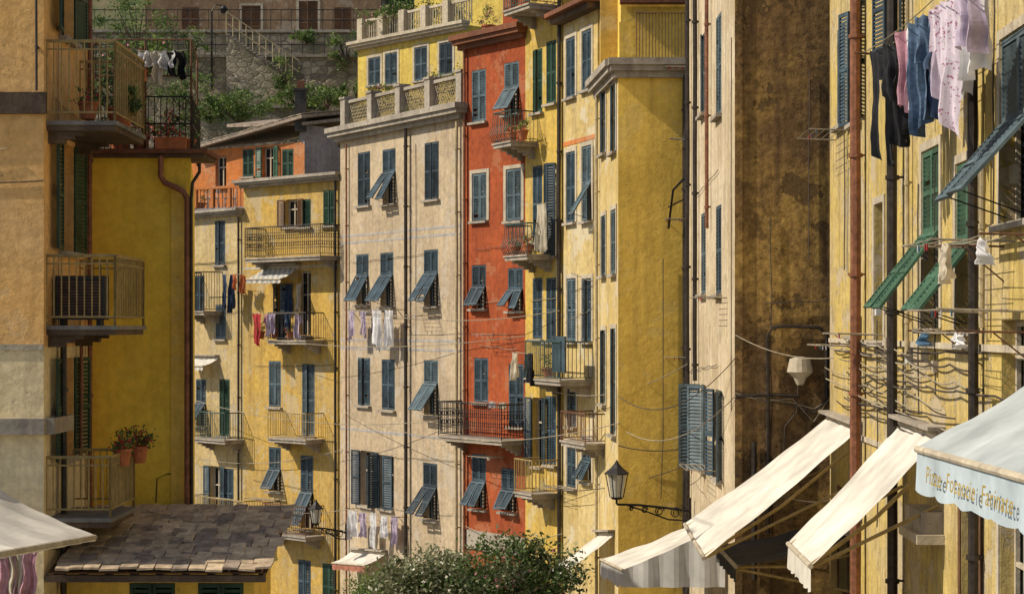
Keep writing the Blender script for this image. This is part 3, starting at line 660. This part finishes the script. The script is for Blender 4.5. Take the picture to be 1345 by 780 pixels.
for y in(23.5,17.8): f.tube([(5.6,y,H+3.45),(4.4,y,H+3.53)],.016,'iron_rust',6);f.tube([(5.6,y,H+2.9),(4.8,y,H+3.5)],.012,'iron_rust',6)
nn=V((-.94,-.35,0))
for x,y,w,h,k,mt in ((4.62,22.9,.42,1.4,'trousers','cl_black'),(4.78,22.5,.38,1.2,'sheet','cl_black'),(4.6,22.3,.3,.7,'shirt','cl_black'),
  (4.75,21.7,.3,.7,'sheet','cl_orange'),(4.6,21.45,.32,.95,'sheet','cl_pink'),(4.68,21.2,.3,1.05,'sheet','cl_white'),(4.85,21.3,.34,.9,'shirt','cl_lilac'),
  (4.62,20.75,.38,1.25,'trousers','cl_jeans'),(4.78,20.5,.36,1.15,'sheet','cl_navy'),(4.6,20.4,.3,.6,'sheet','cl_jeans'),(4.7,20.1,.34,1.0,'sheet','cl_lilac'),
  (4.6,19.55,.42,1.3,'shirt','cl_floral'),(4.75,19.3,.36,1.1,'sheet','cl_white'),(4.6,19.05,.4,1.4,'shirt','cl_floral'),(4.75,18.7,.4,.9,'sheet','cl_white'),(4.6,18.5,.4,.7,'sheet','cl_lilac')):
    garment(c,V((x,y,H+3.5)),V((.45,-.89,0)).normalized(),nn,w,h,k,mt)
f.obj('clothes_line',par);c.obj('clothes',par,True)
laundry(W,1230,1290,321,.75,[(.35,.4,'sheet','cl_cream'),(.3,.3,'under','cl_white')],3)
laundry(W,1200,1260,434,.8,[(.25,.16,'under','cl_blue'),(.3,.18,'under','cl_white')],3)
for px,y,o in((1108,178,.7),(1125,455,.7),(1320,410,.9),(1150,440,.7),(1310,322,.9)): rack(W,px,y,o,1.6)
rack(Wall(wA,wB),950,392,.6,1.4);rack(Wall(wA,wB),935,615,.6,1.6)
# --- awnings right
awning('awning_shade_sheet',(5.62,29.5,H-1.62),(5.72,33,H-1.6),(3.1,29.5,H-3.72),(3.12,33,H-3.55),'aw_cream',.05,scal=0)
awning('awning_shade_sheet',(5.4,23,H-1.36),(5.5,25.9,H-1.33),(3.76,23.0,H-3.0),(3.9,25.8,H-3.05),'aw_cream',.32,scal=.03)
awning('awning_shade_sheet',(4.08,35.0,H-3.72),(4.1,39.5,H-4.15),(2.15,35.4,H-4.7),(1.9,39.0,H-4.95),'aw_cream',.3,'aw_grey',scal=.08,arms=False,side=1.25)
awning('awning_shade_sheet',(5.7,30.2,H-3.5),(5.72,33.1,H-3.5),(3.7,30.2,H-3.95),(3.7,33,H-3.95),'aw_under_shade',.25,scal=.02)  # added dark sheet, painted as the shade underneath the awning
aw=awning('pizzeria_awning',(5.28,12.2,H-.25),(5.3,17.2,H-.25),(3.75,12.2,H-1.1),(3.77,17,H-1.13),'aw_blue',.38,'aw_white',arms=True,scal=.03,sag=.03)
fc=bpy.data.curves.new('valance_text','FONT');fc.body='Pizze  Focaccie  Farinate';fc.size=.22;fc.extrude=.001;fc.shear=.25;fc.space_character=1.12;fc.materials.append(MT['gold_text'])
fo=bpy.data.objects.new('valance_text',fc);bpy.context.scene.collection.objects.link(fo)
fo.parent=aw;xx=V((0,-1,0));zz=V((-1,0,0));M=Matrix((xx,Z,zz)).transposed();fo.rotation_euler=M.to_euler();fo.scale=(1.15,1,1);fo.location=V((3.71,16.4,H-1.39))-aw.location
W=Wall(yC,cA);awning('shop_awning',W.P(.3,.0,zat(W,786,700)),W.P(3.4,.0,zat(W,806,700)),W.P(.3,1.4,zat(W,786,700)-1.0),W.P(3.4,1.4,zat(W,806,700)-1.0),'aw_cream',.1,arms=False)
# --- M1, M0
mA,mB=P2(320,66),P2(449,62.3);zm=H+5.15
b=Bld('ochre_apartment_building',[mA,mB],backs(mA,mB,7),0,zm,'st_m1');W=b.w[0]
for px,yt,yb,st,cl in ((433,250,296,'closed','sh_green'),(400,262,298,'closed','sh_green'),(383,262,298,'open','wood_brown'),(372,373,440,'ajar','sh_blue'),(400,356,440,'none','sh_blue'),(361,474,534,'closed','sh_blue'),(405,478,572,'closed','sh_blue'),(361,587,645,'flap','sh_blue'),(403,598,694,'flap','sh_blue'),(400,735,790,'closed','sh_blue'),(432,740,800,'closed','sh_green')):
    window(b,0,px,yt,yb,.68,st,cl)
balcony(b,0,322,447,345,300,.9,'iron','ornate',step=.1);balcony(b,0,352,425,452,411,.8,'iron','bars');balcony(b,0,352,425,580,541,.8,'iron_cream','bars');balcony(b,0,345,425,704,660,.8,'iron_rust','bars')
pipe(b,0,443,232,800,.045,'pipe_dark');cornice(b,0,zm-.05,.35,.18,'trim_stone',.1)
band(b,0,zat(W,400,352),.1,'trim_cream')
b.finish()
awning('window_awning',W.P(1.3,.05,zat(W,378,350)),W.P(3.2,.05,zat(W,400,350)),W.P(1.3,.9,zat(W,378,350)-.45),W.P(3.2,.9,zat(W,400,350)-.45),'aw_stripe',.12,arms=False,scal=.03)
laundry(W,333,392,411,.85,[(.5,1.1,'sheet','cl_red'),(.4,.9,'shirt','cl_pink'),(.4,.7,'sheet','cl_lilac'),(.35,.9,'sheet','cl_black'),(.35,.5,'shirt','cl_navy'),(.4,.8,'shirt','cl_lilac')],2,False)
laundry(W,372,400,372,.1,[(.3,1.1,'sheet','cl_navy'),(.3,1.0,'sheet','cl_cream')],1,False)
for u in(1.8,2.6,3.4): pot(W.P(u,.65,zat(W,400,445)),.28,n=180,hh=.2,flo=['fl_red'])
for u in(2.2,3.0): pot(W.P(u,.6,zat(W,400,697)),.28,n=180,hh=.25)
nA=P2(190,71);zn=H+4.2
b=Bld('cream_apartment_building',[nA,mA],backs(nA,mA,5),0,zn,'st_m0');W=b.w[0]
for px,yt,yb,st,cl in ((289,290,348,'closed','sh_blue'),(262,362,412,'closed','sh_blue'),(290,400,445,'closed','sh_blue2'),(295,498,572,'closed','sh_green'),(264,498,560,'flap','sh_blue'),(283,612,680,'open','sh_blue'),(300,615,680,'closed','sh_blue')):
    window(b,0,px,yt,yb,.68,st,cl)
balcony(b,0,252,320,580,540,.8,'iron_green','bars');balcony(b,0,240,292,414,358,.8,'iron','bars');balcony(b,0,252,345,688,650,.8,'iron_cream','bars')
cornice(b,0,zn-.05,.3,.16,'trim_stone',0);pipe(b,0,316,285,800,.04,'pipe_dark');b.finish()
laundry(W,292,318,360,.6,[(.3,1.2,'sheet','cl_navy'),(.3,1.3,'trousers','cl_navy'),(.3,.6,'sheet','cl_orange'),(.35,.7,'shirt','cl_orange')],2,False)
awning('window_awning',W.P(3.6,.02,zat(W,290,470)),W.P(5.2,.02,zat(W,300,470)),W.P(3.6,.7,zat(W,290,470)-.3),W.P(5.2,.7,zat(W,300,470)-.3),'aw_cream',.12,arms=False)
# --- orange house
oA,oB,oC=P2(235,74),P2(400,70),P2(455,71.5);zo=H+7.0
b=Bld('orange_terrace_house',[oA,oB,oC],[V((-6.5,77)),V((-13.5,79))],0,zo,'st_orange2',zones={1:[(0,zo,'st_lav')]},cab=1);W=b.w[0]
for px,yt,yb,st,cl in ((326,196,232,'closed','sh_green'),(352,193,233,'open','sh_green2'),(378,196,233,'closed','sh_green'),(290,205,246,'none','sh_green')): window(b,0,px,yt,yb,.6,st,cl)
mb=b.p('roof_slab')
p=[W.P(1.0,.5,zo+.05),W.P(W.L+.3,.5,zo+.95),W.P(W.L+.3,-5,zo+1.9),W.P(1.0,-5,zo+.9)]
mb.box(p[0],p[1]-p[0],p[3]-p[0],Z*.12,'slate3')
W2=b.w[1];mb.box(W2.P(-.2,.35,zo+.7),W2.t3*2.4+Z*.4,-W2.n3*5+Z*.3,Z*.12,'slate3')
b.p('gable').box(W2.P(0,0,zo),W2.t3*1.65,-W2.n3*.3,Z*.75,'st_lav');b.p('gable').box(W.P(1.2,0,zo),W.t3*(W.L-1.3),-W.n3*.3,Z*.1,'st_orange2')
for i in range(26):
    for j in range(7):
        q=p[0]+(p[1]-p[0])*(i/26)+(p[3]-p[0])*(j/7)+Z*(.13+U(0,.03));mb.box(q,(p[1]-p[0])*.036,(p[3]-p[0])*.15+Z*.02,Z*.03,random.choice(['slate3','slate1','trim_stone']))
c0=P3(386,160,69.5);b.p('chimney').box(V((c0.x,69.8,zo+.5)),V((.42,0,0)),V((0,.42,0)),Z*1.55,'chim');b.p('chimney').box(V((c0.x-.06,69.74,zo+2.05)),V((.54,0,0)),V((0,.54,0)),Z*.08,'chim');b.p('chimney').box(V((c0.x+.08,69.9,zo+2.13)),V((.26,0,0)),V((0,.26,0)),Z*.3,'trim_brick')
W.box(b.p('balcony'),W.pix(345,240)[0],W.L,0,1.2,zat(W,370,247),zat(W,370,240),'trim_stone')
b.finish()
b=Bld('terrace_block',[P2(255,70.5),P2(345,68.8)],[P2(345,72.5),P2(255,73.5)],0,H+(HY-272)*69.5/F,'st_lav');W=b.w[0];z0=b.z1
for k in range(4): W.box(b.p('parapet'),W.L*k/4,W.L*k/4+.12,-.1,.02,z0,z0+.75,'st_orange2')
W.box(b.p('parapet'),0,W.L+.05,-.1,.03,z0+.72,z0+.82,'st_orange2')
for k in range(14): b.p('parapet').tube([W.P(.1+k*.18,-.04,z0),W.P(.1+k*.18,-.04,z0+.75)],.015,'iron_rust',4)
window(b,0,330,282,300,.4,'closed','sh_blue');b.finish()
def chair(c):
    mb=MB();c=V(c)
    for dx,dy in((-.22,-.2),(.22,-.2),(-.22,.2),(.22,.2)): mb.tube([c+V((dx,dy,0)),c+V((dx*.85,dy*.85,.44))],.02,'white_plastic',5)
    mb.cbox(c+Z*.45,.46,.46,.03,'white_plastic')
    for k in range(5): mb.tube([c+V((-.18+.09*k,.22,.45)),c+V((-.2+.1*k,.3,.9))],.014,'white_plastic',5)
    mb.tube([c+V((-.22,.3,.88)),c+V((0,.32,.94)),c+V((.22,.3,.88))],.022,'white_plastic',5)
    for s in(-1,1): mb.tube([c+V((.23*s,-.2,.44)),c+V((.25*s,-.2,.66)),c+V((.25*s,.26,.68))],.018,'white_plastic',5)
    single('garden_chair',mb)
for px in(280,302): q=P3(px,271,71.2);chair((q.x,q.y,z0))
q=P3(262,272,71);pot((q.x,q.y,z0),.5,n=500,hh=.5)
# --- back yellow
A_,B_=P2(470,76),P2(612,70.7);zy2=H+11.7
b=Bld('yellow_villa',[A_,B_],backs(A_,B_,7),0,zy2,'st_yb',cab=1);W=b.w[0]
for px,yt,yb in((492,76,112),(514,70,111),(553,62,106),(586,56,98)): window(b,0,px,yt,yb,.8,'closed','sh_blue',sur='trim_cream')
cornice(b,0,zy2-.1,.35,.22,'trim_cream',.2)
for i in range(5):
    u=W.L*i/5;W.box(b.p('parapet'),u,u+.35,-.3,.05,zy2+.14,zy2+1.1,'trim_cream');W.box(b.p('parapet'),u+.35,u+W.L/5,-.2,-.1,zy2+.95,zy2+1.05,'trim_cream')
    for k in range(8): b.p('parapet').tube([W.P(u+.45+k*.16,-.15,zy2+.1),W.P(u+.45+k*.16,-.15,zy2+.95)],.03,'trim_cream',6)
b.p('upper_floor').box(W.P(1.0,-2.2,zy2),W.t3*8,-W.n3*4,Z*3,'st_yb');b.finish()
lm=MB();leaves(lm,W.P(3,-1,zy2+1),(2.4,.4,.6),2200,.12,['leaf_l','leaf_m','leaf_l'],34,['fl_pink'],.06);single('terrace_shrub',lm)
# ================= terrain
def grid(name,mat,x0,x1,y0,y1,nx,ny,fz):
    me=bpy.data.meshes.new(name);vs=[];fs=[]
    for j in range(ny+1):
        for i in range(nx+1):
            x=x0+(x1-x0)*i/nx;y=y0+(y1-y0)*j/ny;vs.append((x,y,fz(x,y)))
    for j in range(ny):
        for i in range(nx): a=j*(nx+1)+i;fs.append((a,a+1,a+nx+2,a+nx+1))
    me.from_pydata(vs,[],fs);me.materials.append(MT[mat]);o=bpy.data.objects.new(name,me);bpy.context.scene.collection.objects.link(o);return o
grid('ground','paving',-600,600,-600,600,2,2,lambda x,y:0)
def hz(x,y): return max(-.5,H+7.2+(y-84)*.72+1.5*noise.noise(V((x*.08,y*.08,0)))+(2 if y>110 else 0))
grid('hill','hill_ground',-160,160,72,260,80,60,hz)
def rect_obj(name,x0,x1,y0,y1,z0,z1,mat):
    mb=MB();mb.box(V((x0,y0,z0)),V((x1-x0,0,0)),V((0,y1-y0,0)),Z*(z1-z0),mat);mb.box(V((x0,y0-.12,z1)),V((x1-x0,0,0)),V((0,.6,0)),Z*.12,'trim_stone')
    return single(name,mb)
xL,xR=(40-CX)*84/F,(490-CX)*84/F
rect_obj('stone_retaining_wall',xL,xR,84,88,2,H+12.4,'stone_wall');rect_obj('stone_retaining_wall',xL-3,xR,88.05,93,2,H+14.2,'stone_wall')
rect_obj('stone_retaining_wall',(240-CX)*80/F,(400-CX)*80/F,80,83.9,2,H+9.6,'stone_wall')
mb=MB()
for y,z,x0,x1 in((84.1,H+12.5,xL,xR),(88.1,H+14.3,xL,xR)):
    for zz in(.5,1.0): mb.tube([(x0,y,z+zz),(x1,y,z+zz)],.025,'iron',5)
    n=int((x1-x0)/.5)
    for i in range(n): mb.tube([(x0+i*.5,y,z),(x0+i*.5,y,z+1)],.015,'iron',4)
single('path_railing',mb)
mb=MB();a=P3(300,48,83);c=P3(395,112,83);n=22
for i in range(n):
    x=a.x+(c.x-a.x)*i/n;z=a.z+(c.z-a.z)*i/n;mb.box(V((x,82.4,H+6)),V(((c.x-a.x)/n,0,0)),V((0,1.5,0)),Z*(z-H-6.06),'stone_wall');mb.box(V((x,82.35,z-.06)),V(((c.x-a.x)/n+.03,0,0)),V((0,1.5,0)),Z*.06,'trim_stone')
for zz in(.5,1.0): mb.tube([(a.x,82.4,a.z+zz),(c.x,82.4,c.z+zz)],.03,'pipe_cream',5)
for i in range(0,n,2): mb.tube([(a.x+(c.x-a.x)*i/n,82.4,a.z+(c.z-a.z)*i/n),(a.x+(c.x-a.x)*i/n,82.4,a.z+(c.z-a.z)*i/n+1)],.02,'pipe_cream',4)
single('stone_staircase',mb)
b=Bld('hillside_house',[((190-CX)*93/F,93.1),((500-CX)*93/F,93.1)],[((500-CX)*93/F,99),((190-CX)*93/F,99)],H+8,H+20,'st_hill',cab=0);W=b.w[0]
for px,yt,yb in((330,8,62),(405,2,58)): window(b,0,px,yt,yb,.95,'closed','wood_brown',sur='trim_cream')
for px in(250,450): window(b,0,px,10,40,.9,'closed','wood_brown')
b.finish()
mb=MB();q=P3(278,118,83.9);mb.tube([q,q+Z*3.6],.05,'iron',6);mb.tube([q+Z*3.6,q+V((.2,0,3.9)),q+V((.55,0,3.85))],.03,'iron',5);mb.tube([q+V((.55,0,3.85)),q+V((.55,0,3.7)),q+V((.55,0,3.5))],[.08,.2,.12],'iron',8);single('street_lamp',mb)
def shrub(px,py,d,r,n,sz=.16,mats=('leaf_m','leaf_m','leaf_l','leaf_l'),flo=None):
    mb=MB();c=P3(px,py,d)
    for k in range(7): mb.tube([c-Z*r[2],c+V((U(-.6,.6)*r[0],U(-.5,.5)*r[1],U(-.2,.6)*r[2]))],[.05,.015],'bark',5)
    leaves(mb,c,r,n,sz,list(mats),None,flo,.06);single('hillside_shrub',mb)
for a in ((315,140,76,(1.6,.9,.75),2200),(275,145,76,(.9,.7,.5),900),(400,130,78,(1.5,.9,.6),1800),(430,128,77,(.9,.8,.5),900),(402,50,83,(.6,.4,.35),500),(470,120,80,(1.2,.8,.6),900),(240,120,79,(1.5,.8,.9),1300),(100,60,82,(2.5,1,1.5),1800),(180,30,82,(2,1,1.3),1500),(372,95,81.9,(.6,.3,.8),500),(455,60,83.6,(.8,.3,.9),600),(250,60,83.7,(.7,.3,1.0),600),(40,20,82,(2,1,2),1200)): shrub(*a)
def tree(name,px,py,d,r,n,sz,mats,flo=None,fr=.05):
    mb=MB();c=P3(px,py,d)
    base=V((c.x,c.y,0));top=c-Z*r[2]*.3
    mb.tube([base,base.lerp(top,.4)+V((.08,.05,0)),base.lerp(top,.75)+V((-.05,.04,0)),top],[.14,.11,.09,.06],'bark',8)
    for k in range(16):
        s=base.lerp(top,U(.6,1));e=c+V((U(-.8,.8)*r[0],U(-.8,.8)*r[1],U(-.4,.75)*r[2]));m_=s.lerp(e,.5)+V((U(-.15,.15),U(-.15,.15),U(0,.2)))
        mb.tube([s,m_,e],[.045,.028,.01],'bark',5)
    leaves(mb,c,r,n,sz,mats,int(n/75),flo,fr);single(name,mb)
tree('olive_tree',560,772,41,(1.05,1.0,.75),9000,.12,['leaf_olive','leaf_m','leaf_olive'],['fl_white'],.08)
tree('oleander_tree',680,770,40,(1.3,1.1,.95),13000,.12,['leaf_m','leaf_m','leaf_d','leaf_olive'],['fl_pink'],.012)
tree('green_shrub',498,788,42,(.65,.6,.6),5000,.08,['leaf_l','leaf_m','leaf_l'])
tree('olive_tree',610,788,42,(.9,.8,.6),5000,.1,['leaf_olive','leaf_m'],['fl_white'],.05)
def lantern(name,px,py,d,wallx,s=1.0):
    mb=MB();e=P3(px,py,d);w=V((wallx,d,e.z-.15));sg=1 if wallx>e.x else -1
    mb.box(w-V((.04*sg,.06,.25)),V((.05*sg,0,0)),V((0,.12,0)),Z*.55,'iron')
    mb.tube([w,w.lerp(e,.3)+Z*.02,w.lerp(e,.7)+Z*.03,V((e.x,d,e.z))],.028,'iron',7)
    mb.tube([w-Z*.22,w.lerp(e,.3)-Z*.24,w.lerp(e,.6)-Z*.1,w.lerp(e,.85)],.02,'iron',6)
    for f,rr in((.2,.13),(.42,.11),(.62,.08),(.8,.05)):
        c=w.lerp(e,f)-Z*.07;mb.tube([c+V((math.cos(a)*rr*(1-a/16),0,math.sin(a)*rr*(1-a/16))) for a in [k*.5 for k in range(22)]],.013,'iron',4)
    mb.tube([e,e+Z*.1,e+Z*.12,e+Z*.16],[.03,.03,.1*s,.13*s],'iron',6)
    b0=e+Z*.16;r0,r1,h=.12*s,.2*s,.42*s
    mb.tube([b0+Z*.01,b0+Z*h],[r0*.93,r1*.93],'lamp_glass',6)
    for k in range(6):
        a=k*math.pi/3;d_=V((math.cos(a),math.sin(a),0))
        mb.tube([b0+d_*r0,b0+Z*h+d_*r1],.012,'iron',4)
    mb.tube([b0+Z*h,b0+Z*(h+.03),b0+Z*(h+.14),b0+Z*(h+.22),b0+Z*(h+.24),b0+Z*(h+.32)],[r1*1.15,r1*1.1,r1*.55,r1*.3,.05,.015],'iron',8)
    single(name,mb)
lantern('street_lamp',810,662,41.5,4.05,1.25)
lantern('street_lamp',415,693,60,P2(447,60).x+.2,1.1)
# ================= overhead cables
mb=MB()
CB=[(P3(455,404,60),P3(735,408,50.4),.35),(P3(345,445,64),P3(690,441,52.3),.3),(P3(254,525,67),P3(612,548,54.8),.5),(P3(450,540,61.5),P3(815,555,43.9),.7),(P3(700,505,51),P3(903,478,42),.5),(P3(690,640,52),P3(903,610,42),.3),(P3(300,655,66),P3(460,668,61),.3),(P3(610,690,54.8),P3(740,700,50),.3),
 (P3(812,520,43.8),P3(966,470,33.8),.6),(P3(250,600,68),P3(450,590,61.8),.35),(P3(785,530,47.8),P3(966,520,33.8),.9),(P3(966,440,33.8),P3(1095,470,32.5),.15)]
for a,c,s in CB: mb.tube(cable_pts(a,c,s,18),.011,random.choice(['cable_light','cable_light','cable']),4)
single('overhead_cables',mb)
for (A2,B2,lst) in ((gB,rB,((650,600),(655,440))),(yB,yC,((748,640),)),(gA,gB,((565,415),))):
    for px,y in lst: rack(Wall(A2,B2),px,y,.6,1.0)
rack(Wall(mA,mB),352,655,.6,1.2);rack(Wall(nA,mA),300,655,.5,1.2)
# ================= light, world, camera
sd=V((-1.0,-.11,.93)).normalized()
sl=bpy.data.lights.new('sun','SUN');sl.energy=5.0;sl.angle=math.radians(.5);sl.color=(1,.9,.73);so=bpy.data.objects.new('sun',sl);bpy.context.scene.collection.objects.link(so);so.rotation_euler=sd.to_track_quat('Z','Y').to_euler();so.location=(-20,0,60)
w=bpy.data.worlds.new('World');bpy.context.scene.world=w;w.use_nodes=True;nt=w.node_tree;bg=nt.nodes['Background'];sk=nt.nodes.new('ShaderNodeTexSky');sk.sky_type='NISHITA';sk.sun_disc=False
sk.sun_elevation=math.asin(sd.z);sk.sun_rotation=math.atan2(sd.x,sd.y);nt.links.new(sk.outputs[0],bg.inputs[0]);bg.inputs[1].default_value=.105
cam=bpy.data.cameras.new('camera');co=bpy.data.objects.new('camera',cam);bpy.context.scene.collection.objects.link(co);co.location=(0,0,H);co.rotation_euler=(math.pi/2,0,0)
cam.sensor_width=36;cam.lens=36*F/1345;cam.shift_y=40/1345;cam.clip_end=2000;cam.clip_start=.1;bpy.context.scene.camera=co
sc=bpy.context.scene;sc.view_settings.view_transform='Standard';sc.view_settings.look='None';sc.view_settings.exposure=0
